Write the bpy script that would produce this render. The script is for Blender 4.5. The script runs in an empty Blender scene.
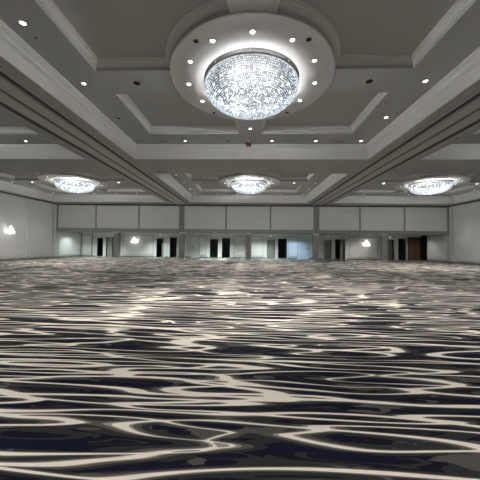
import bpy, bmesh, math, random
from mathutils import Matrix, Vector
from mathutils.geometry import tessellate_polygon
random.seed(7)
C = bpy.context.scene.collection
PI = math.pi
R = math.radians

# ------------------------------------------------------------------ room data (metres)
ZS, ZB = 6.47, 5.76            # coffer soffit, beam underside
ZR = ZS + .30                  # recess ceiling
A = 5.765                      # coffer half width
RA, RM, RW = 4.487, .57, .52   # recess half width, cross-arm half widths
RR = 2.41                      # disc radius
YW, YB = 19.26, 23.4           # bulkhead face, corridor back wall
XR, YN = 20.4, -10.0           # side walls, wall behind the camera
ZC = 2.86                      # bulkhead underside
ROWS = [(0.0, 4.95, 3.67), (12.64, 5.22, 3.80)]      # centre y, half length, recess half length
BAYS = (-14.0, 0.0, 14.0)

# ------------------------------------------------------------------ camera
F, YAW, PITCH, ROLL = 260.565, R(1.676), R(1.326), R(-.625)
CAM = Vector((-.066, -7.834, 1.477))
def cam_rows():
    c, s = math.cos(YAW), math.sin(YAW); m1 = Matrix(((c, s, 0), (-s, c, 0), (0, 0, 1)))
    c, s = math.cos(PITCH), math.sin(PITCH); m2 = Matrix(((1, 0, 0), (0, c, s), (0, -s, c)))
    c, s = math.cos(ROLL), math.sin(ROLL); m3 = Matrix(((c, 0, -s), (0, 1, 0), (s, 0, c)))
    return m3 @ m2 @ m1
RW3 = cam_rows()
cd = bpy.data.cameras.new('camera'); cam = bpy.data.objects.new('camera', cd); C.objects.link(cam)
right, fwd, up = RW3[0], RW3[1], RW3[2]
cam.matrix_world = Matrix(((right[0], up[0], -fwd[0], CAM.x), (right[1], up[1], -fwd[1], CAM.y),
                           (right[2], up[2], -fwd[2], CAM.z), (0, 0, 0, 1)))
cd.sensor_width = 36; cd.lens = F / 480 * 36; cd.clip_end = 200; cd.clip_start = .05
bpy.context.scene.camera = cam
def in_view(x, y, z, margin=60):      # only used to leave out repeats that the picture shows nothing of
    v = RW3 @ (Vector((x, y, z)) - CAM)
    if v.y < .2: return margin > 1000
    px, py = 240 + F * v.x / v.y, 240 - F * v.z / v.y
    return -margin < px < 480 + margin and -margin < py < 480 + margin

# ------------------------------------------------------------------ materials
def mat(name, col, rough=.8, metal=0, emit=None, es=0, noise=0, nscale=6, bump=0, bscale=60, spec=.3):
    m = bpy.data.materials.new(name); m.use_nodes = True
    nt = m.node_tree; b = nt.nodes['Principled BSDF']
    b.inputs['Base Color'].default_value = (*col, 1); b.inputs['Roughness'].default_value = rough
    b.inputs['Metallic'].default_value = metal; b.inputs['Specular IOR Level'].default_value = spec
    tc = nt.nodes.new('ShaderNodeTexCoord')
    if emit: b.inputs['Emission Color'].default_value = (*emit, 1); b.inputs['Emission Strength'].default_value = es
    if noise:
        n = nt.nodes.new('ShaderNodeTexNoise'); n.inputs['Scale'].default_value = nscale; n.inputs['Detail'].default_value = 4
        mp = nt.nodes.new('ShaderNodeMapRange'); mp.inputs['To Min'].default_value = 1 - noise; mp.inputs['To Max'].default_value = 1 + noise
        mx = nt.nodes.new('ShaderNodeVectorMath'); mx.operation = 'SCALE'; mx.inputs[0].default_value = col
        nt.links.new(tc.outputs['Object'], n.inputs['Vector']); nt.links.new(n.outputs['Fac'], mp.inputs['Value'])
        nt.links.new(mp.outputs['Result'], mx.inputs['Scale']); nt.links.new(mx.outputs['Vector'], b.inputs['Base Color'])
    if bump:
        n = nt.nodes.new('ShaderNodeTexNoise'); n.inputs['Scale'].default_value = bscale
        bp = nt.nodes.new('ShaderNodeBump'); bp.inputs['Strength'].default_value = bump; bp.inputs['Distance'].default_value = .01
        nt.links.new(tc.outputs['Object'], n.inputs['Vector']); nt.links.new(n.outputs['Fac'], bp.inputs['Height'])
        nt.links.new(bp.outputs['Normal'], b.inputs['Normal'])
    return m
M = {}
M['ceiling'] = mat('ceiling_paint', (.405, .415, .40), .85, noise=.03, nscale=.8)
M['crown'] = mat('crown_and_lit_face_paint', (.60, .60, .58), .6)
M['disc'] = mat('disc_plaster', (.50, .50, .49), .55, noise=.05, nscale=3, bump=.15, bscale=25)
M['track'] = mat('track_metal', (.50, .495, .47), .5, .1)
M['dark'] = mat('dark_slot', (.07, .07, .065), .7)
M['wall'] = mat('wall_paint', (.55, .555, .54), .8, noise=.03, nscale=1)
M['fabric'] = mat('panel_fabric', (.60, .605, .59), .95, noise=.04, nscale=1.5, bump=.1, bscale=90)
M['frame'] = mat('panel_frame', (.24, .24, .225), .7)
M['shadowgap'] = mat('painted_shadow_gap', (.09, .09, .085), .7)  # dark colour stands in for the shade in the gap at the wall top
M['trim'] = mat('white_trim', (.72, .72, .70), .5)
M['base'] = mat('baseboard_paint', (.20, .20, .20), .6)
M['column'] = mat('column_paint', (.29, .285, .27), .7)
M['corr'] = mat('corridor_paint', (.66, .69, .68), .75, noise=.03, nscale=1)
M['corrdark'] = mat('corridor_trim_paint', (.30, .31, .31), .7)
M['leafgrey'] = mat('door_paint', (.34, .34, .31), .7)
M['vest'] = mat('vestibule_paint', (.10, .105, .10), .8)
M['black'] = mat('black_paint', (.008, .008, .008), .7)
M['wood'] = mat('brown_wood', (.105, .066, .036), .5, noise=.25, nscale=2)
M['steel'] = mat('steel', (.55, .54, .52), .3, .9)
M['lens'] = mat('lamp_lens', (.9, .9, .85), .5, emit=(1, .95, .86), es=9)
M['lens_small'] = mat('corridor_lens', (.9, .9, .9), .5, emit=(.9, 1, .97), es=2.5)
M['red'] = mat('dark_red_plastic', (.10, .008, .01), .4)
M['grille'] = mat('vent_grey', (.20, .20, .18), .7)
M['bulb'] = mat('bulb_glass', (1, 1, 1), .4, emit=(1, .98, .93), es=7)
M['brass'] = mat('rim_metal', (.20, .19, .17), .4, .7)

def crystal():
    m = bpy.data.materials.new('glowing_crystal_beads'); m.use_nodes = True; nt = m.node_tree; nt.nodes.clear()
    o = nt.nodes.new('ShaderNodeOutputMaterial'); d = nt.nodes.new('ShaderNodeBsdfDiffuse'); t = nt.nodes.new('ShaderNodeBsdfTranslucent')
    g = nt.nodes.new('ShaderNodeBsdfGlossy'); g.inputs['Roughness'].default_value = .25
    d.inputs['Color'].default_value = (.028, .030, .032, 1); t.inputs['Color'].default_value = (.028, .030, .032, 1)
    e = nt.nodes.new('ShaderNodeEmission'); e.inputs['Color'].default_value = (.80, .92, 1, 1)  # beads glow by themselves in place of the bulb light they scatter
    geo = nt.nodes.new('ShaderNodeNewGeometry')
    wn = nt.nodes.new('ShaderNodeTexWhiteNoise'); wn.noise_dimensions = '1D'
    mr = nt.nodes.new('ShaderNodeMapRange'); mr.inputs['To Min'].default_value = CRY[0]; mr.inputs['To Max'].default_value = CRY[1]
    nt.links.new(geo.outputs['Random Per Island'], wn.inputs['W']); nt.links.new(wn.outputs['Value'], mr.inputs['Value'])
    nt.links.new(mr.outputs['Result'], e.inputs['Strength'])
    m1 = nt.nodes.new('ShaderNodeMixShader'); m2 = nt.nodes.new('ShaderNodeMixShader'); m1.inputs[0].default_value = .5; m2.inputs[0].default_value = .15
    ad = nt.nodes.new('ShaderNodeAddShader')
    nt.links.new(d.outputs[0], m1.inputs[1]); nt.links.new(t.outputs[0], m1.inputs[2])
    nt.links.new(m1.outputs[0], m2.inputs[1]); nt.links.new(g.outputs[0], m2.inputs[2])
    nt.links.new(m2.outputs[0], ad.inputs[0]); nt.links.new(e.outputs[0], ad.inputs[1]); nt.links.new(ad.outputs[0], o.inputs[0])
    return m
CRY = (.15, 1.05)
M['crystal'] = crystal()

T0 = .262
def carpet():
    m = bpy.data.materials.new('wave_carpet'); m.use_nodes = True; nt = m.node_tree; b = nt.nodes['Principled BSDF']
    L = nt.links.new; N = nt.nodes.new
    b.inputs['Roughness'].default_value = .95; b.inputs['Specular IOR Level'].default_value = .1
    tc = N('ShaderNodeTexCoord')
    def mapping(sx, sy, loc=(0, 0, 0)):
        n = N('ShaderNodeMapping'); n.inputs['Scale'].default_value = (sx, sy, 1); n.inputs['Location'].default_value = loc
        L(tc.outputs['Object'], n.inputs['Vector']); return n.outputs[0]
    def noise(v, scale, detail=2, rough=.5):
        n = N('ShaderNodeTexNoise'); n.inputs['Scale'].default_value = scale; n.inputs['Detail'].default_value = detail
        n.inputs['Roughness'].default_value = rough; L(v, n.inputs['Vector']); return n
    def vmath(op, a, bb=None, sc=None):
        n = N('ShaderNodeVectorMath'); n.operation = op; L(a, n.inputs[0])
        if bb is not None:
            if isinstance(bb, tuple): n.inputs[1].default_value = bb
            else: L(bb, n.inputs[1])
        if sc is not None: n.inputs['Scale'].default_value = sc
        return n.outputs[0]
    def math_(op, a, bb):
        n = N('ShaderNodeMath'); n.operation = op
        for i, q in enumerate((a, bb)):
            if isinstance(q, (int, float)): n.inputs[i].default_value = q
            else: L(q, n.inputs[i])
        return n.outputs[0]
    # two families of long smooth contour lines that meet and part: the cream ripples
    def field(sx, sy, loc, wx, wy, seedloc):
        p = mapping(sx, sy, loc)
        w = noise(mapping(sx * .55, sy * .42, seedloc), 1.0, 1)
        w = vmath('MULTIPLY', vmath('SUBTRACT', w.outputs['Color'], (.5, .5, .5)), (wx, wy, 0))
        q = vmath('ADD', p, w); E = .15
        n0, nx, ny = (noise(v_, 1.0, .5).outputs['Fac'] for v_ in (q, vmath('ADD', q, (E, 0, 0)), vmath('ADD', q, (0, E, 0))))
        gx = math_('MULTIPLY', math_('SUBTRACT', nx, n0), 1 / E); gy = math_('MULTIPLY', math_('SUBTRACT', ny, n0), 1 / E)
        g = math_('SQRT', math_('ADD', math_('MULTIPLY', gx, gx), math_('MULTIPLY', gy, gy)), 0)
        return math_('DIVIDE', math_('ABSOLUTE', math_('SUBTRACT', n0, .5), 0), math_('ADD', g, .16))
    d1 = field(.50, 4.7, (3.3, 1.7, 0), 1.0, 1.1, (7, 2, 0))
    d2 = field(.43, 4.1, (13.3, 8.7, 4), 1.0, 1.1, (1, 9, 3))
    d3 = field(.6, 5.3, (23.1, 5.2, 9), .9, 1.0, (4, 6, 7))
    def smin(a, b_, k):
        n = N('ShaderNodeMath'); n.operation = 'SMOOTH_MIN'; L(a, n.inputs[0]); L(b_, n.inputs[1]); n.inputs[2].default_value = k; return n.outputs[0]
    dd = smin(d1, d2, .06)
    dd = smin(dd, math_('ADD', d3, .065), .04)
    thick = noise(mapping(.5, 1.8, (9, 4, 0)), 1.0, 1)
    big = noise(mapping(.15, .6, (2, 8, 0)), 1.0, 2)
    off = math_('ADD', math_('MULTIPLY', math_('SUBTRACT', thick.outputs['Fac'], .5), .10), math_('MULTIPLY', math_('SUBTRACT', big.outputs['Fac'], .5), .04))
    d = math_('MULTIPLY', math_('ADD', dd, off), 2.2)
    cr = N('ShaderNodeValToRGB'); cr.color_ramp.interpolation = 'CONSTANT'
    L(math_('ADD', d, .2), cr.inputs[0])
    stops = [(0, (.82, .775, .68)), (T0, (.30, .29, .255)), (T0 + .035, (.095, .090, .080)), (T0 + .11, (.030, .030, .032)), (T0 + .17, (.008, .008, .014)), (T0 + .30, (.030, .030, .034)), (T0 + .42, (.008, .009, .018))]
    e = cr.color_ramp.elements
    stops = [(0, (.82, .775, .68)), (.258, (.30, .29, .255)), (.282, (.095, .090, .080)), (.335, (.030, .030, .032)), (.47, (.008, .008, .014)), (.60, (.030, .030, .034)), (.68, (.008, .009, .018))]
    e[0].position = 0; e[0].color = (*stops[0][1], 1); e[1].position = stops[1][0]; e[1].color = (*stops[1][1], 1)
    for ps, cc in stops[2:]:
        q = e.new(ps); q.color = (*cc, 1)
    # some cells carry a paler grey island, some a navy one
    isl = noise(mapping(1.6, 5.5, (5, 5, 0)), 1.0, 2)
    k = N('ShaderNodeValToRGB'); k.color_ramp.interpolation = 'CONSTANT'; L(isl.outputs['Fac'], k.inputs[0])
    k.color_ramp.elements[0].color = (0, 0, 0, 1); k.color_ramp.elements[1].position = .60; k.color_ramp.elements[1].color = (1, 1, 1, 1)
    cream = math_('GREATER_THAN', d, .12)
    f = math_('MULTIPLY', k.outputs[0], cream)
    mx = N('ShaderNodeMix'); mx.data_type = 'RGBA'; L(f, mx.inputs['Factor']); L(cr.outputs[0], mx.inputs['A']); mx.inputs['B'].default_value = (.085, .082, .075, 1)
    isl2 = noise(mapping(1.2, 5.0, (15, 2, 0)), 1.0, 2)
    cream2 = math_('MULTIPLY', math_('GREATER_THAN', d, .2), math_('GREATER_THAN', isl2.outputs['Fac'], .54))
    mx2 = N('ShaderNodeMix'); mx2.data_type = 'RGBA'; L(cream2, mx2.inputs['Factor']); L(mx.outputs['Result'], mx2.inputs['A']); mx2.inputs['B'].default_value = (.007, .008, .022, 1)
    # pile speckle
    sp = noise(tc.outputs['Object'], 220, 2)
    mr = N('ShaderNodeMapRange'); mr.inputs['To Min'].default_value = .8; mr.inputs['To Max'].default_value = 1.2; L(sp.outputs['Fac'], mr.inputs['Value'])
    fin = N('ShaderNodeVectorMath'); fin.operation = 'SCALE'; L(mx2.outputs['Result'], fin.inputs[0]); L(mr.outputs['Result'], fin.inputs['Scale'])
    L(fin.outputs[0], b.inputs['Base Color'])
    return m
M['carpet'] = carpet()

# ------------------------------------------------------------------ mesh helpers
def link(name, bm, m, parent=None, smooth=False):
    me = bpy.data.meshes.new(name)
    bmesh.ops.recalc_face_normals(bm, faces=bm.faces)
    bm.to_mesh(me); bm.free()
    if isinstance(m, (list, tuple)):
        for q in m: me.materials.append(q)
    else: me.materials.append(m)
    if smooth:
        for p in me.polygons: p.use_smooth = True
    o = bpy.data.objects.new(name, me); C.objects.link(o)
    if parent: o.parent = parent
    return o
def box(bm, x0, x1, y0, y1, z0, z1, mi=0):
    vs = [bm.verts.new(p) for p in ((x0, y0, z0), (x1, y0, z0), (x1, y1, z0), (x0, y1, z0), (x0, y0, z1), (x1, y0, z1), (x1, y1, z1), (x0, y1, z1))]
    for f in ((0, 3, 2, 1), (4, 5, 6, 7), (0, 1, 5, 4), (1, 2, 6, 5), (2, 3, 7, 6), (3, 0, 4, 7)):
        bm.faces.new([vs[i] for i in f]).material_index = mi
def boxes(name, bl, m, parent=None):
    bm = bmesh.new()
    for b_ in bl: box(bm, *b_)
    return link(name, bm, m, parent)
def lathe(bm, prof, n=32, c=(0, 0), sx=1, sy=1):
    rings = []
    for r, z in prof:
        if r < 1e-5: rings.append([bm.verts.new((c[0], c[1], z))])
        else: rings.append([bm.verts.new((c[0] + r * sx * math.cos(2 * PI * i / n), c[1] + r * sy * math.sin(2 * PI * i / n), z)) for i in range(n)])
    for a_, b_ in zip(rings, rings[1:]):
        for i in range(n):
            j = (i + 1) % n
            if len(a_) == 1 and len(b_) == 1: continue
            if len(a_) == 1: bm.faces.new((a_[0], b_[i], b_[j]))
            elif len(b_) == 1: bm.faces.new((a_[i], a_[j], b_[0]))
            else: bm.faces.new((a_[i], a_[j], b_[j], b_[i]))
def tube(bm, pts, r, n=6):
    prev = None
    pts = [Vector(p) for p in pts]
    for i, p in enumerate(pts):
        t = (pts[min(i + 1, len(pts) - 1)] - pts[max(i - 1, 0)]).normalized()
        u = t.orthogonal().normalized(); v = t.cross(u)
        if prev is not None:
            u = (prev - prev.dot(t) * t).normalized(); v = t.cross(u)
        prev = u
        ring = [bm.verts.new(p + (u * math.cos(2 * PI * k / n) + v * math.sin(2 * PI * k / n)) * r) for k in range(n)]
        if i:
            for k in range(n): bm.faces.new((last[k], last[(k + 1) % n], ring[(k + 1) % n], ring[k]))
        else: bm.faces.new(ring)
        last = ring
    bm.faces.new(last[::-1])
def bead(bm, p, r, h):
    x, y, z = p
    v = [bm.verts.new(q) for q in ((x + r, y, z), (x, y + r, z), (x - r, y, z), (x, y - r, z), (x, y, z + h), (x, y, z - h))]
    for i in range(4):
        bm.faces.new((v[i], v[(i + 1) % 4], v[4])); bm.faces.new((v[(i + 1) % 4], v[i], v[5]))
def poly_holes(bm, outer, holes, z):
    loops = [[Vector((x, y, 0)) for x, y in l] for l in [outer] + holes]
    flat = [v for l in loops for v in l]
    vs = [bm.verts.new((v.x, v.y, z)) for v in flat]
    for t in tessellate_polygon(loops):
        try: bm.faces.new([vs[i] for i in t])
        except ValueError: pass
def wall_loop(bm, loop, z0, z1):
    n = len(loop)
    a_ = [bm.verts.new((x, y, z0)) for x, y in loop]; b_ = [bm.verts.new((x, y, z1)) for x, y in loop]
    for i in range(n): bm.faces.new((a_[i], a_[(i + 1) % n], b_[(i + 1) % n], b_[i]))
def ccw(l):
    s = sum(l[i][0] * l[(i + 1) % len(l)][1] - l[(i + 1) % len(l)][0] * l[i][1] for i in range(len(l)))
    return l if s > 0 else l[::-1]
def sweep(bm, loop, prof):
    """mould a profile [(inward offset, z)] round the inside of a closed loop with mitred corners"""
    loop = ccw(loop); n = len(loop); rows = []
    for off, z in prof:
        row = []
        for i in range(n):
            p0, p1, p2 = (Vector(loop[k % n]) for k in (i - 1, i, i + 1))
            d1 = (p1 - p0).normalized(); d2 = (p2 - p1).normalized()
            n1 = Vector((-d1.y, d1.x)); n2 = Vector((-d2.y, d2.x))
            b_ = (n1 + n2); b_ /= max(.35, b_.length_squared / 2)
            q = p1 + b_ * off
            row.append(bm.verts.new((q.x, q.y, z)))
        rows.append(row)
    for a_, b_ in zip(rows, rows[1:] + rows[:1]):
        for i in range(n): bm.faces.new((a_[i], a_[(i + 1) % n], b_[(i + 1) % n], b_[i]))
def thing(name, label, cat, loc=(0, 0, 0), rz=0, group=None):
    o = bpy.data.objects.new(name, None); C.objects.link(o); o.location = loc; o.rotation_euler = (0, 0, rz)
    o.empty_display_size = .1
    return tag(o, label, cat, group)
def tag(o, label, cat, group=None):
    o['label'] = label; o['category'] = cat
    if group: o['group'] = group
    return o
def struct(o): o['kind'] = 'structure'; return o
def dup(root, loc, rz, label, group=None):
    r = root.copy(); C.objects.link(r); r.location = loc; r.rotation_euler = (0, 0, rz); r['label'] = label
    if group: r['group'] = group
    for ch in root.children:
        c = ch.copy(); C.objects.link(c); c.parent = r
        for g in ch.children:
            d = g.copy(); C.objects.link(d); d.parent = c
    return r
def rect(x0, x1, y0, y1): return [(x0, y0), (x1, y0), (x1, y1), (x0, y1)]

# ------------------------------------------------------------------ floor and ceiling
bm = bmesh.new(); box(bm, -XR - .1, XR + 1.5, YN, 27.5, -.2, 0)
struct(link('floor', bm, M['carpet']))

def quad_loop(cx, cy, sx, sy, b):
    """one recess of the coffer: a rectangle bitten by the round disc"""
    pts = [(RA, b), (RA, RM)]
    a0 = math.asin(RM / RR); a1 = math.acos(RW / RR)
    for k in range(15):
        t = a0 + (a1 - a0) * k / 14; pts.append((RR * math.cos(t), RR * math.sin(t)))
    pts.append((RW, b))
    return ccw([(cx + sx * x, cy + sy * y) for x, y in pts])

bm = bmesh.new()
cof = []
for cx in BAYS:
    for cy, hb, rb in ROWS:
        cof.append((cx, cy, hb, rb, rect(cx - A, cx + A, cy - hb, cy + hb)))
# beam-level underside with six coffer openings; the two long beams carry wall-track channels
chan = []
for bx in (-7, 7):
    for dx, w in ((-.67, .10), (0, .045), (.67, .10)):
        chan.append((bx + dx - w, bx + dx + w))
holes = [c[4] for c in cof] + [rect(x0, x1, YN + .3, YW - .02) for x0, x1 in chan]
poly_holes(bm, rect(-XR, XR, YN, YW), holes, ZB)
for x0, x1 in chan:
    wall_loop(bm, rect(x0, x1, YN + .3, YW - .02), ZB, ZB + .12)
    bm.faces.new([bm.verts.new((x, y, ZB + .12)) for x, y in rect(x0, x1, YN + .3, YW - .02)])
for cx, cy, hb, rb, loop in cof:
    qs = [quad_loop(cx, cy, sx, sy, rb) for sx in (-1, 1) for sy in (-1, 1)]
    poly_holes(bm, loop, qs, ZS)
    for q in qs:
        wall_loop(bm, q, ZS, ZR); poly_holes(bm, q, [], ZR)
struct(link('ceiling', bm, M['ceiling']))
bm = bmesh.new(); box(bm, -XR - .3, XR + 1.8, YN - .3, 27.8, 7.0, 7.2); struct(link('ceiling_slab', bm, M['ceiling'])).name = 'ceiling'

# crown mouldings
big = [(0, ZS - .30), (.02, ZS - .30), (.02, ZS - .26), (.045, ZS - .25), (.05, ZS - .19), (.075, ZS - .14), (.11, ZS - .11), (.115, ZS - .07), (.145, ZS - .05), (.15, ZS), (0, ZS)]
low = [(0, ZR - .20), (.02, ZR - .20), (.025, ZR - .16), (.045, ZR - .15), (.06, ZR - .10), (.10, ZR - .06), (.105, ZR - .03), (.13, ZR - .02), (.13, ZR), (0, ZR)]
n_tr = 1
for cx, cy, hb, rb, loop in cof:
    bm = bmesh.new(); wall_loop(bm, loop, ZB, ZS - .29); sweep(bm, loop, big)  # beam faces share the paler crown colour, painting in the light on them
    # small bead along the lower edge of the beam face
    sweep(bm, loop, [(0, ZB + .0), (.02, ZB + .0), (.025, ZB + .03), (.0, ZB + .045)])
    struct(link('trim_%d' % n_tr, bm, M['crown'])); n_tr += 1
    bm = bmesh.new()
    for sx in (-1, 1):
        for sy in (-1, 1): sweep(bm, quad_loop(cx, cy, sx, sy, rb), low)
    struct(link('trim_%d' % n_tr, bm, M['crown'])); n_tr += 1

# operable-wall track rails in the long beams
for bx, side in ((-7, 'left'), (7, 'right')):
    t = thing('partition_track', 'long grey folding wall track with dark slots under the %s ceiling beam' % side, 'track', (bx, 0, ZB))
    boxes('rail', [(-.50, -.09, YN + .4, YW - .1, -.012, .001), (.09, .50, YN + .4, YW - .1, -.012, .001)], M['track'], t)
    boxes('rail', [(-.86, -.78, YN + .4, YW - .1, -.02, .001), (.78, .86, YN + .4, YW - .1, -.02, .001)], M['track'], t)
    for dx, w in ((-.67, .098), (0, .043), (.67, .098)):
        boxes('slot_lining', [(dx - w, dx + w, YN + .4, YW - .1, .018, .115)], M['dark'], t)

# ------------------------------------------------------------------ walls
def side_wall(side):
    s = -1 if side == 'left' else 1
    yend = YB + .1 if s < 0 else 22.5
    bm = bmesh.new()
    box(bm, min(s * XR, s * (XR + .2)), max(s * XR, s * (XR + .2)), YN, yend, 0, ZB)
    w = struct(link('wall_' + side, bm, M['wall']))
    cuts = [15.4 - 3.6 * k for k in range(0, 8)]
    spans = [(18.42, 15.5)] + [(c - .1, c - 3.5) for c in cuts[:-1]]
    for y1, y0 in spans:
        y0 = max(y0, YN + .2)
        if y1 - y0 < .5: continue
        boxes('wall_panel', [(min(s * XR, s * (XR - .04)), max(s * XR, s * (XR - .04)), y0, y1, .3, ZB - .16)], M['fabric'], w)
    for y in [18.42 + .06] + cuts:
        boxes('panel_trim', [(min(s * XR, s * (XR - .09)), max(s * XR, s * (XR - .09)), y - .05, y + .03, .16, ZB - .1)], M['trim'], w)
    boxes('panel_trim', [(min(s * XR, s * (XR - .06)), max(s * XR, s * (XR - .06)), 19.0, 19.06, .16, ZB - .1)], M['trim'], w)
    struct(boxes('baseboard_' + side, [(min(s * XR, s * (XR - .06)), max(s * XR, s * (XR - .06)), YN, yend, 0, .16)], M['base']))
    bm = bmesh.new()
    box(bm, min(s * XR, s * (XR - .05)), max(s * XR, s * (XR - .05)), YN, YW, ZB - .09, ZB)
    struct(link('trim_%d' % (20 + s), bm, M['shadowgap']))
    # corridor end of the same wall: a flat panel with a dark joint
    y1 = yend - .15
    boxes('wall_panel', [(min(s * XR, s * (XR - .03)), max(s * XR, s * (XR - .03)), YW + .35, y1, .3, 2.72)], M['corr'], w)
side_wall('left'); side_wall('right')
struct(boxes('wall_near', [(-XR - .2, XR + .2, YN - .2, YN, 0, ZB)], M['wall']))

# bulkhead over the corridor mouth
bk = struct(boxes('wall_far', [(-XR, XR, YW, YW + .35, ZC, ZB)], M['frame']))
PX = [-20.28, -16.12, -11.52, -7.0, -2.33, 2.28, 7.0, 11.45, 15.95, 20.28]
for i, (x0, x1) in enumerate(zip(PX, PX[1:])):
    g0 = .30 if abs(abs(x0) - 7) < .1 else .09
    g1 = .30 if abs(abs(x1) - 7) < .1 else .09
    boxes('wall_panel', [(x0 + g0, x1 - g1, YW - .05, YW, 3.20, 5.60)], M['fabric'], bk)
boxes('lower_rail', [(-XR, XR, YW - .03, YW, ZC, 3.12)], M['column'], bk)
for x in (-7, 7):
    boxes('pilaster', [(x - .2, x + .2, YW - .06, YW, ZC, 5.66)], M['frame'], bk)
struct(boxes('trim_31', [(-XR, XR, YW - .1, YW, ZB - .09, ZB)], M['shadowgap']))  # painted shadow line along the bulkhead top

# corridor ceiling and rear wall with door openings
struct(boxes('ceiling', [(-XR, XR + 1.5, YW + .35, YB + .2, 2.93, 3.05)], M['corrdark']))
OPEN = [(-18.40, -17.64, 2.27), (-17.29, -16.30, 2.4), (-11.08, -10.17, 2.27), (-9.44, -8.62, 2.4), (-4.58, -3.62, 2.27), (-3.14, -2.17, 2.4),
        (2.25, 3.21, 2.27), (3.56, 4.63, 2.4), (9.01, 9.89, 2.27), (10.30, 11.47, 2.4), (16.45, 17.19, 2.4), (17.65, 18.58, 2.55)]
LEAF = [(-6.80, -5.98, 2.55), (6.02, 7.10, 2.55)]
WOOD = (18.81, 20.31, 2.62)
segs = []; x = -XR
for x0, x1, h in OPEN + [WOOD]:
    segs.append((x, x0, YB, YB + .15, 0, 2.93)); segs.append((x0, x1, YB, YB + .15, h, 2.93)); x = x1
segs.append((x, 20.36, YB, YB + .15, 0, 2.93)); segs.append((20.36, XR + 1.5, YB + .02, YB + .15, 0, 2.93))
struct(boxes('wall_rear', segs, M['corr']))
# black boards stand in for the darkness of the opening past the right wall
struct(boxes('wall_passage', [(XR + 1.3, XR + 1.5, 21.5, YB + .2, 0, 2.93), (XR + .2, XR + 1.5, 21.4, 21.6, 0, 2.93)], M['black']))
struct(boxes('wall_void_dark', [(20.40, 21.6, YB - .02, YB + .02, 0, 2.93)], M['black']))
nd = 1
LEAVES = {1: (0, .62), 2: (.62, 1), 6: (0, 1), 8: (0, 1), 9: (.6, 1), 10: (0, 1)}
for k_, (x0, x1, h) in enumerate(OPEN):
    bm = bmesh.new()
    box(bm, x0 - .16, x0, YB - .05, YB + .17, 0, h + .1); box(bm, x1, x1 + .16, YB - .05, YB + .17, 0, h + .1); box(bm, x0, x1, YB - .05, YB + .17, h, h + .1)
    d = struct(link('door_%d' % nd, bm, M['trim'])); nd += 1
    if k_ in LEAVES:
        a_, b_ = LEAVES[k_]; xa, xb = x0 + a_ * (x1 - x0) + .01, x0 + b_ * (x1 - x0) - .01
        boxes('door_leaf', [(xa, xb, YB + .3, YB + .35, .02, h + .1)], M['leafgrey'], d)
        continue
    # open leaf swung back into the unlit room behind
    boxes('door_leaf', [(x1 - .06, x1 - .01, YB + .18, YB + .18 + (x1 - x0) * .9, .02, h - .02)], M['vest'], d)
    boxes('door_handle', [(x1 - .1, x1 - .06, YB + .18 + (x1 - x0) * .75, YB + .18 + (x1 - x0) * .85, 1.0, 1.04)], M['steel'], d)
# unlit rooms behind the openings
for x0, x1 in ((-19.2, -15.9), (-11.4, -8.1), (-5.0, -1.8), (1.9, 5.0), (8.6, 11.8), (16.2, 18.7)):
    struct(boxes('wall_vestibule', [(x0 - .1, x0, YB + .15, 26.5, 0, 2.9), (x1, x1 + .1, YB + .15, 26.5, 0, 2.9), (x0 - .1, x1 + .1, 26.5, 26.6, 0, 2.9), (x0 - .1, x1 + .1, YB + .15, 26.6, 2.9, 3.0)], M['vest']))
for x0, x1, h in LEAF:
    bm = bmesh.new()
    box(bm, x0 - .1, x0 - .01, YB - .05, YB, 0, h + .1); box(bm, x1 + .01, x1 + .1, YB - .05, YB, 0, h + .1); box(bm, x0 - .01, x1 + .01, YB - .05, YB, h + .02, h + .1)
    d = struct(link('door_%d' % nd, bm, M['corr'])); nd += 1
    boxes('door_leaf', [(x0, x1, YB - .035, YB - .002, .02, h)], M['corr'], d)
    hx = x0 + .09 if x0 < 0 else x1 - .09
    bm = bmesh.new(); box(bm, hx - .035, hx + .035, YB - .05, YB - .035, 1.15, 1.35); tube(bm, [(hx, YB - .05, 1.22), (hx, YB - .10, 1.22), (hx + (.12 if x0 < 0 else -.12), YB - .10, 1.22)], .02)
    link('door_handle', bm, M['black'], d)
x0, x1, h = WOOD
d = struct(boxes('door_%d' % nd, [(x0 - .08, x0, YB - .05, YB + .15, 0, h + .1), (x1, x1 + .05, YB - .05, YB + .15, 0, h + .1), (x0, x1, YB - .05, YB + .15, h, h + .1)], M['black']))
for k in (0, 1):
    xa = x0 + k * (x1 - x0) / 2 + .01; xb = xa + (x1 - x0) / 2 - .02
    lf = boxes('door_leaf', [(xa, xb, YB + .06, YB + .11, .02, h)], M['wood'], d)
    boxes('leaf_panel', [(xa + .12, xb - .12, YB + .04, YB + .06, .25, 1.15), (xa + .12, xb - .12, YB + .04, YB + .06, 1.35, h - .2)], M['wood'], lf)
# framed rear-wall panels
wr = bpy.data.objects['wall_rear']
for x0, x1 in ((-20.25, -19.02), (-15.19, -11.45), (-5.86, -5.07), (-1.69, -.37), (.34, 1.78), (4.78, 5.90), (12.0, 15.33)):
    bm = bmesh.new(); z0, z1 = .27, 2.66; w = .045
    box(bm, x0, x0 + w, YB - .03, YB, z0, z1); box(bm, x1 - w, x1, YB - .03, YB, z0, z1)
    box(bm, x0 + w, x1 - w, YB - .03, YB, z0, z0 + w); box(bm, x0 + w, x1 - w, YB - .03, YB, z1 - w, z1)
    f = link('panel_frame', bm, M['corrdark'], wr)
    boxes('panel_face', [(x0 + w, x1 - w, YB - .015, YB, z0 + w, z1 - w)], M['trim'], f)
segs = []; x = -XR
for x0, x1, h in sorted(OPEN + LEAF + [WOOD]):
    if x0 - .12 - x > .05: segs.append((x, x0 - .12, YB - .03, YB, 0, .14))
    x = x1 + .12
struct(boxes('baseboard_rear', segs, M['base']))
for x in (-20.36, -19.0): boxes('joint', [(x - .03, x + .03, YB - .035, YB, .14, 2.9)], M['black'], wr)

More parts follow.
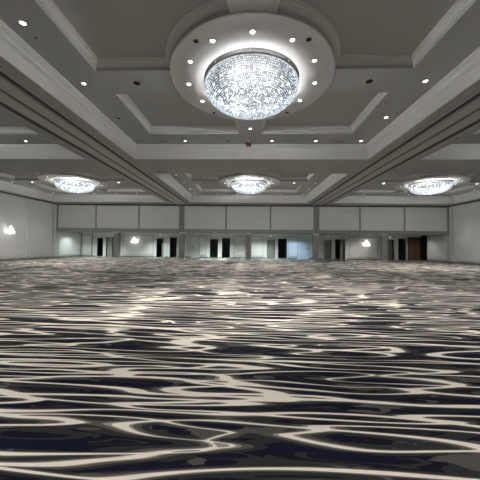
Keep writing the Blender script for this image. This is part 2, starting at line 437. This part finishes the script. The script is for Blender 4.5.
# columns
names = ['leftmost', 'second from the left, below the left ceiling beam', 'middle', 'second from the right, below the right ceiling beam', 'rightmost']
for k, x in enumerate((-14, -7, 0, 7, 14)):
    t = thing('column', 'square grey column under the bulkhead, %s of the five' % names[k], 'column', (x, YW + .33, 0), 0, 'columns under the bulkhead')
    boxes('shaft', [(-.27, .27, -.27, .27, .14, 2.70)], M['column'], t)
    boxes('base', [(-.32, .32, -.32, .32, 0, .14)], M['wall'], t)
    boxes('capital', [(-.31, .31, -.31, .31, 2.70, 2.855)], M['wall'], t)

# ------------------------------------------------------------------ ceiling discs and chandeliers
def light(name, kind, e, col, parent=None, loc=(0, 0, 0), size=.1, spot=None, rot=(0, 0, 0)):
    l = bpy.data.lights.new(name, kind); l.energy = e; l.color = col
    if kind in ('POINT', 'SPOT'): l.shadow_soft_size = size
    if kind == 'SPOT': l.spot_size = spot; l.spot_blend = .9
    o = bpy.data.objects.new(name, l); C.objects.link(o); o.location = loc; o.rotation_euler = rot
    if parent: o.parent = parent
    return o

CH_P, SPOT_P, SCONCE_P = 560, 410, 8
bm = bmesh.new()
lathe(bm, [(1.43, .02), (1.43, -.03), (1.52, -.03), (2.38, -.03), (2.41, -.02), (2.41, 0), (1.43, .02)], 96)
med0 = link('ceiling_medallion', bm, M['disc'], smooth=False)
spots = [(0, 0), (0, 1), (-14, 1), (14, 1), (-14, 0), (14, 0)]
CN = {(0, 0): 'near centre', (0, 1): 'far centre', (-14, 1): 'far left', (14, 1): 'far right', (-14, 0): 'near left', (14, 0): 'near right'}

def bowl(bm, rad, dep, z0, sp, r, h, jit=0, pw=2.0):
    n = 60; prev = None; s = 0; nxt = 0
    for i in range(n * 8 + 1):
        t = PI / 2 * i / (n * 8); x = rad * math.cos(t) ** (2 / pw); z = -dep * math.sin(t) ** (2 / pw)
        if prev: s += math.hypot(x - prev[0], z - prev[1])
        prev = (x, z)
        if s >= nxt:
            nxt += sp; m_ = max(1, int(2 * PI * x / sp))
            for k in range(m_):
                a_ = 2 * PI * k / m_
                bead(bm, (x * math.cos(a_), x * math.sin(a_), z0 + z), r, h)
def make_chandelier():
    t = thing('chandelier', '', 'chandelier', (0, 0, ZS))
    bm = bmesh.new(); lathe(bm, [(0, .0), (1.425, .0), (1.425, -.03), (0, -.03)], 64); link('ceiling_pan', bm, M['black'], t)  # black colour paints the recess shadow above the rim
    bm = bmesh.new(); lathe(bm, [(1.375, -.10), (1.395, -.10), (1.395, -.14), (1.375, -.14), (1.375, -.10)], 72); link('rim_light_skirt', bm, M['brass'], t)  # skirt added to block grazing light from the gap above the rim
    bm = bmesh.new(); lathe(bm, [(1.37, -.14), (1.405, -.14), (1.405, -.165), (1.37, -.165), (1.37, -.14)], 72); link('rim', bm, M['trim'], t)
    for k in range(8):
        bm = bmesh.new()
        a_ = PI * k / 4; tube(bm, [(1.38 * math.cos(a_), 1.38 * math.sin(a_), -.03), (1.38 * math.cos(a_), 1.38 * math.sin(a_), -.15)], .012)
        link('hanger', bm, M['steel'], t)
    bm = bmesh.new(); bowl(bm, 1.38, .63, -.165, .054, .0225, .026, pw=2.3)
    o = link('crystal_net', bm, M['crystal'], t); o['kind'] = 'stuff'
    bm = bmesh.new(); bowl(bm, .74, .36, -.42, .07, .020, .028)
    o = link('inner_crystal_net', bm, M['crystal'], t); o['kind'] = 'stuff'
    bm = bmesh.new()
    for k in range(6):
        a_ = PI * k / 3; pts = []
        for q in range(9):
            u = PI / 2 * q / 8; pts.append((1.34 * math.cos(u) ** .87 * math.cos(a_), 1.34 * math.cos(u) ** .87 * math.sin(a_), -.165 - .60 * math.sin(u) ** .87))
        tube(bm, pts, .006, 4)
    link('frame', bm, M['steel'], t)
    rnd = random.Random(3)
    for rad, n, z in ((1.16, 16, -.34), (.88, 12, -.50), (.58, 9, -.62), (.28, 5, -.69), (1.0, 6, -.22)):
        for k in range(n):
            a_ = 2 * PI * (k + rnd.uniform(-.2, .2)) / n; r_ = rad + rnd.uniform(-.06, .06)
            bm = bmesh.new(); lathe(bm, [(0, .035), (.014, .02), (.028, -.005), (.022, -.03), (0, -.042)], 8)
            b_ = link('bulb', bm, M['bulb'], t); b_.location = (r_ * math.cos(a_), r_ * math.sin(a_), z + rnd.uniform(-.03, .03))
    for k in range(7):
        a_ = 2 * PI * k / 6; q = 0 if k == 6 else .66
        light('lamp', 'POINT', CH_P / 7, (.98, .98, 1), t, (q * math.cos(a_), q * math.sin(a_), -.30), .03)
    return t
ch0 = make_chandelier()
CL = {(0, 0): 'large round crystal bowl chandelier, the nearest and biggest, over the middle of the room',
      (0, 1): 'round crystal chandelier in the far centre, over the middle of the bulkhead',
      (-14, 1): 'round crystal chandelier in the far left ceiling bay near the left wall',
      (14, 1): 'round crystal chandelier in the far right ceiling bay near the right wall',
      (-14, 0): 'round crystal chandelier in the near left bay beside the camera',
      (14, 0): 'round crystal chandelier in the near right bay beside the camera'}
for i, (cx, row) in enumerate(spots):
    cy = ROWS[row][0]
    if i == 0: ch = ch0; ch['label'] = CL[(cx, row)]; ch['group'] = 'crystal bowl chandeliers'
    else: ch = dup(ch0, (cx, cy, ZS), 0, CL[(cx, row)])
    ch.location = (cx, cy, ZS - .001)
    m_ = med0 if i == 0 else med0.copy()
    if i: C.objects.link(m_)
    m_.location = (cx, cy, ZS)
    tag(m_, 'pale round plaster ceiling disc around the %s chandelier' % CN[(cx, row)], 'ceiling disc', 'plaster ceiling discs')

# ------------------------------------------------------------------ downlights
def proto_down(lit):
    t = thing('downlight', '', 'downlight')
    bm = bmesh.new(); lathe(bm, [(.062, -.004), (.066, -.012), (.095, -.010), (.10, .002), (.062, .002), (.062, -.004)], 20); link('trim_ring', bm, M['steel'] if lit else M['track'], t)
    bm = bmesh.new(); lathe(bm, [(0, -.007), (.062, -.006), (.062, .001), (0, .001)], 20); link('lens', bm, M['lens'] if lit else M['black'], t)
    if lit: light('lamp', 'SPOT', SPOT_P, (1, .94, .90), t, (0, 0, -.04), .07, R(76))
    return t
lit0, dark0 = proto_down(True), proto_down(False)
used = {True: False, False: False}
def down(x, y, z, lit, label, group, s=1):
    src = lit0 if lit else dark0
    if used[lit]: o = dup(src, (x, y, z), 0, label, group)
    else: o = src; o.location = (x, y, z); o['label'] = label; o['group'] = group; used[lit] = True
    if not lit: s *= 1.35
    o.scale = (s, s, 1)
    return o
CLOCK = ['twelve', 'one', 'two', 'three', 'four', 'five', 'six', 'seven', 'eight', 'nine', 'ten', 'eleven']
bm = bmesh.new(); lathe(bm, [(0, -.004), (.05, -.006), (.06, -.0005), (0, -.0005)], 14)
hole0 = link('air_nozzle', bm, M['black']); hole_used = False
def nozzle(x, y, z, label, group, name='air_nozzle', s=1):
    global hole_used
    if not in_view(x, y, z, 10): return
    o = hole0 if not hole_used else hole0.copy()
    if hole_used: C.objects.link(o)
    hole_used = True; o.location = (x, y, z); o.scale = (s, s, 1); o.name = name; tag(o, label, 'ceiling fitting', group)
for (cx, row) in spots[:4]:
    cy = ROWS[row][0]; cn = CN[(cx, row)]
    for k in range(12):
        t = 2 * PI * k / 12
        x, y = cx + 1.92 * math.sin(t), cy - 1.92 * math.cos(t)
        if k in (5, 6, 7) : continue      # behind the bowl in the picture
        if not in_view(x, y, ZS): continue
        down(x, y, ZS - .034, True, "lit downlight at %s o'clock on the disc around the %s chandelier" % (CLOCK[k], cn), 'downlights on the chandelier discs', .85 if row == 0 else .7)
    if row == 0:
        for k, (dx, dy, w) in enumerate(((-1.37, -1.65, 'upper left'), (1.35, -1.66, 'upper right'), (-1.38, 1.77, 'lower left'), (1.35, 1.76, 'lower right'))):
            nozzle(cx + dx, cy + dy, ZS - .03, 'tiny dark hole on the %s of the disc around the near chandelier' % w, 'dark holes in the near disc', s=1.1)
DARK = {(0, 0): {(-5.2, 2.2), (-5.2, 4.43), (-1.04, 4.43), (-3.54, 0), (3.54, 0)}, (0, 1): {(5.2, -2.2), (-3.54, 0)}, (-14, 0): {(4.2, 4.43)}, (14, 0): {(-5.2, 4.43), (-3.6, 4.43)}}
order = {-4.43: 'nearest', -2.2: 'second nearest', 0: 'middle', 2.2: 'second from the far end', 4.43: 'far corner'}
for (cx, row) in spots:
    cy = ROWS[row][0]; cn = CN[(cx, row)]
    pts = [(s * 5.2, y, '%s strip, %s' % ('left' if s < 0 else 'right', order[y])) for s in (-1, 1) for y in order]
    pts += [(x, 4.43, 'far strip, %s' % w) for x, w in ((-3.1, 'left part'), (-1.04, 'just left of centre'), (1.04, 'just right of centre'), (3.1, 'right part'))]
    if row: pts += [(x, -4.43, 'near strip, %s' % w) for x, w in ((-3.1, 'left part'), (-1.04, 'just left of centre'), (1.04, 'just right of centre'), (3.1, 'right part'))]
    pts += [(-3.54, 0, 'left cross arm'), (3.54, 0, 'right cross arm'), (0, 3.15, 'far cross arm')]
    for x, y, w in pts:
        X, Y = cx + x, cy + y
        if not in_view(X, Y, ZS, 3000 if row == 0 and cx == 0 else 12): continue
        lit = (x, y) not in DARK.get((cx, row), ())
        if row == 0 and cx and lit and abs(x) == 5.2 and False: continue
        down(X, Y, ZS, lit, '%s recessed downlight in the %s coffer, %s' % ('lit' if lit else 'dark unlit', cn, w), 'recessed downlights in the coffers', 1.3 if abs(x) == 3.54 else (.9 if row == 0 else .7))

for x, w in ((-8.6, 'farthest left'), (-6, 'second from the left'), (-3.6, 'third from the left'), (-1.2, 'just left of the middle'), (1.2, 'just right of the middle'), (3.6, 'third from the right'), (6, 'second from the right'), (8.6, 'farthest right')):
    down(x, -7.6, ZB, True, 'added unseen lit downlight in the flat ceiling behind the camera, ' + w, 'added downlights behind the camera')  # row added out of view to brighten the foreground carpet

# sprinklers, vents, slots
bm = bmesh.new(); lathe(bm, [(0, -.05), (.02, -.05), (.035, -.045), (.015, -.035), (.012, -.008), (.045, -.006), (.05, -.0005), (.012, -.0005), (.012, .05), (0, .05)], 12)
spr0 = thing('ceiling_sprinkler', '', 'sprinkler'); link('sprinkler_head', bm, M['brass'], spr0); first = True
bm = bmesh.new(); lathe(bm, [(.045, -.007), (.065, -.005), (.07, .001), (.045, .001), (.045, -.007)], 14); link('cover_ring', bm, M['track'], spr0)
for x, y, z, w in ((-5.23, -1.80, ZS, 'on the left strip of the near centre coffer, nearest'), (-5.21, 1.98, ZS, 'on the left strip of the near centre coffer beside an unlit downlight'),
                   (5.36, 1.8, ZS, 'on the right strip of the near centre coffer beside a lit downlight'), (5.5, 4.3, ZS, 'in the far right corner of the near centre coffer'),
                   (-6.08, -1.84, ZB, 'under the left long beam, nearest'), (-6.06, 2.56, ZB, 'under the left long beam, right edge, farther'),
                   (-7.96, 2.51, ZB, 'under the left long beam, left edge'), (6.06, 2.45, ZB, 'under the right long beam, left edge'), (7.98, 2.4, ZB, 'under the right long beam, right edge'),
                   (-4.57, 6.05, ZB, 'under the left part of the central cross beam'), (4.98, 6.16, ZB, 'under the right part of the central cross beam'),
                   (-9.6, 6.1, ZB, 'under the cross beam of the left bay'), (9.6, 6.1, ZB, 'under the cross beam of the right bay')):
    o = spr0 if first else dup(spr0, (x, y, z), 0, '')
    first = False; o.location = (x, y, z); tag(o, 'small sprinkler ' + w, 'sprinkler', 'ceiling sprinklers')
for x, w in ((-4.2, 'left end'), (4.2, 'right end')):
    t = thing('ceiling_vent', 'thin grey air vent at the %s of the near centre coffer far strip' % w, 'vent', (x, 4.50, ZS), 0, 'air vents in the near coffer')
    boxes('frame', [(-.27, .27, -.09, -.07, -.012, .001), (-.27, .27, .07, .09, -.012, .001), (-.27, -.25, -.07, .07, -.012, .001), (.25, .27, -.07, .07, -.012, .001)], M['track'], t)
    boxes('slats', [(-.25, .25, -.06 + k * .04, -.04 + k * .04, -.008, .001) for k in range(4)], M['grille'], t).name = 'slat_panel'
t = thing('ceiling_vent', 'long narrow dark slot vent under the cross beam between the two centre chandeliers', 'vent', (.15, 6.2, ZB))
boxes('frame', [(-.45, .45, -.05, -.03, -.012, .001), (-.45, .45, .03, .05, -.012, .001)], M['track'], t)
boxes('slot', [(-.45, .45, -.03, .03, -.006, .001)], M['black'], t)
t = thing('sign_box', 'small dark red box under the ceiling beyond the near chandelier', 'sign', (-.06, 4.45, ZS))
boxes('housing', [(-.13, .13, -.04, .04, -.25, -.05)], M['red'], t)
boxes('mount', [(-.05, .05, -.03, .03, -.05, .001)], M['track'], t)

# corridor lamps
first = None
CP = [(-16.7, 21.2, 'farthest left'), (-10.8, 21.3, 'between the two left columns'), (-3.6, 21.1, 'left of the middle column'), (1.6, 21.4, 'just right of the middle column'),
      (5.5, 21.9, 'over the blue lit panel'), (12.5, 21.6, 'left of the right wall lamp'), (19.2, 21.8, 'before the brown wooden doors'), (-19.3, 20.9, 'beside the left side wall')]
for i, (x, y, w) in enumerate(CP):
    t = thing('downlight', 'small lit downlight in the corridor ceiling, ' + w, 'downlight', (x, y, 2.93), 0, 'corridor ceiling downlights')
    bm = bmesh.new(); lathe(bm, [(.075, -.004), (.08, -.012), (.105, -.010), (.11, .002), (.075, .002), (.075, -.004)], 16); link('trim_ring', bm, M['steel'], t)
    bm = bmesh.new(); lathe(bm, [(0, -.007), (.074, -.006), (.074, .001), (0, .001)], 16); link('lens', bm, M['lens_small'], t)
    col = (.5, .72, 1) if i == 4 else ((.90, 1, .98) if i < 4 or i == 7 else (1, .95, .88))
    light('lamp', 'SPOT', (600, 750, 1000, 750, 420, 200, 90, 240)[i], col, t, (0, 0, -.04), .07, R(140))
for x, w in ((-18.1, 'far left pair of dark doorways'), (-10.6, 'dark doorways between the left columns'), (-4.12, 'doorways left of the middle column'), (2.72, 'doorways right of the middle column'),
             (9.48, 'doorways right of the fourth column'), (16.72, 'doorway right of the last column')):
    t = thing('emergency_lamp', 'tiny bright lamp on the rear wall above the ' + w, 'lamp', (x, YB, 2.72), 0, 'tiny lamps above the doorways')
    boxes('housing', [(-.11, .11, -.06, 0, -.06, .06)], M['trim'], t)
    bm = bmesh.new(); lathe(bm, [(0, -.05), (.04, -.035), (.055, 0), (.04, .035), (0, .05)], 12); o = link('lamp_head', bm, M['lens_small'], t); o.location = (0, -.09, 0)

# ------------------------------------------------------------------ crystal wall sconces
def sconce(label, loc, rz):
    t = thing('wall_sconce', label, 'wall lamp', loc, rz, 'crystal wall sconces')     # local -y points into the room
    boxes('backplate', [(-.07, .07, -.03, 0, -.2, .42)], M['steel'], t)
    bm = bmesh.new()
    SB = ((-.34, -.12), (-.12, -.18), (.12, -.18), (.34, -.12), (-.17, .08), (.17, .08), (0, .32))
    for dx, dz in SB: tube(bm, [(0, -.03, .1), (dx * .5, -.14, dz - .04), (dx, -.20, dz - .03)], .01, 6)
    link('arm', bm, M['steel'], t)
    for dx, dz in SB:
        bm = bmesh.new(); lathe(bm, [(0, .07), (.02, .04), (.04, 0), (.03, -.05), (0, -.06)], 10); b_ = link('bulb', bm, M['bulb'], t); b_.location = (dx, -.20, dz + .03)
    rnd = random.Random(5); bm = bmesh.new()
    for k in range(150):
        z = rnd.uniform(-.38, .48); w = .48 * (1 - abs(z + .15) / .7) + .04
        bead(bm, (rnd.uniform(-w, w), rnd.uniform(-.30, -.10), z), .018, .035)
    o = link('crystals', bm, M['crystal'], t); o['kind'] = 'stuff'; o.name = 'crystal_cluster'
    for dx, dz in ((0, .28), (-.25, -.08), (.25, -.08)): light('lamp', 'POINT', SCONCE_P / 2, (1, .98, .95), t, (dx, -.26, dz), .03)
    return t
sconce('glowing crystal wall sconce on the left side wall panel', (-XR + .04, 13.65, 2.57), PI / 2)
sconce('glowing crystal wall sconce on the rear panel between the two left columns', (-13.72, YB - .015, 1.95), 0)
sconce('glowing crystal wall sconce on the rear panel left of the last column', (13.90, YB - .015, 1.90), 0)

# ------------------------------------------------------------------ world and view
w = bpy.data.worlds.new('world'); bpy.context.scene.world = w; w.use_nodes = True
w.node_tree.nodes['Background'].inputs[0].default_value = (.02, .02, .02, 1)
sc = bpy.context.scene
sc.view_settings.view_transform = 'Standard'; sc.view_settings.look = 'None'; sc.view_settings.gamma = 1; sc.view_settings.use_curve_mapping = False
sc.view_settings.exposure = 0
sc.cycles.use_denoising = True
sc.cycles.max_bounces = 8; sc.cycles.diffuse_bounces = 5
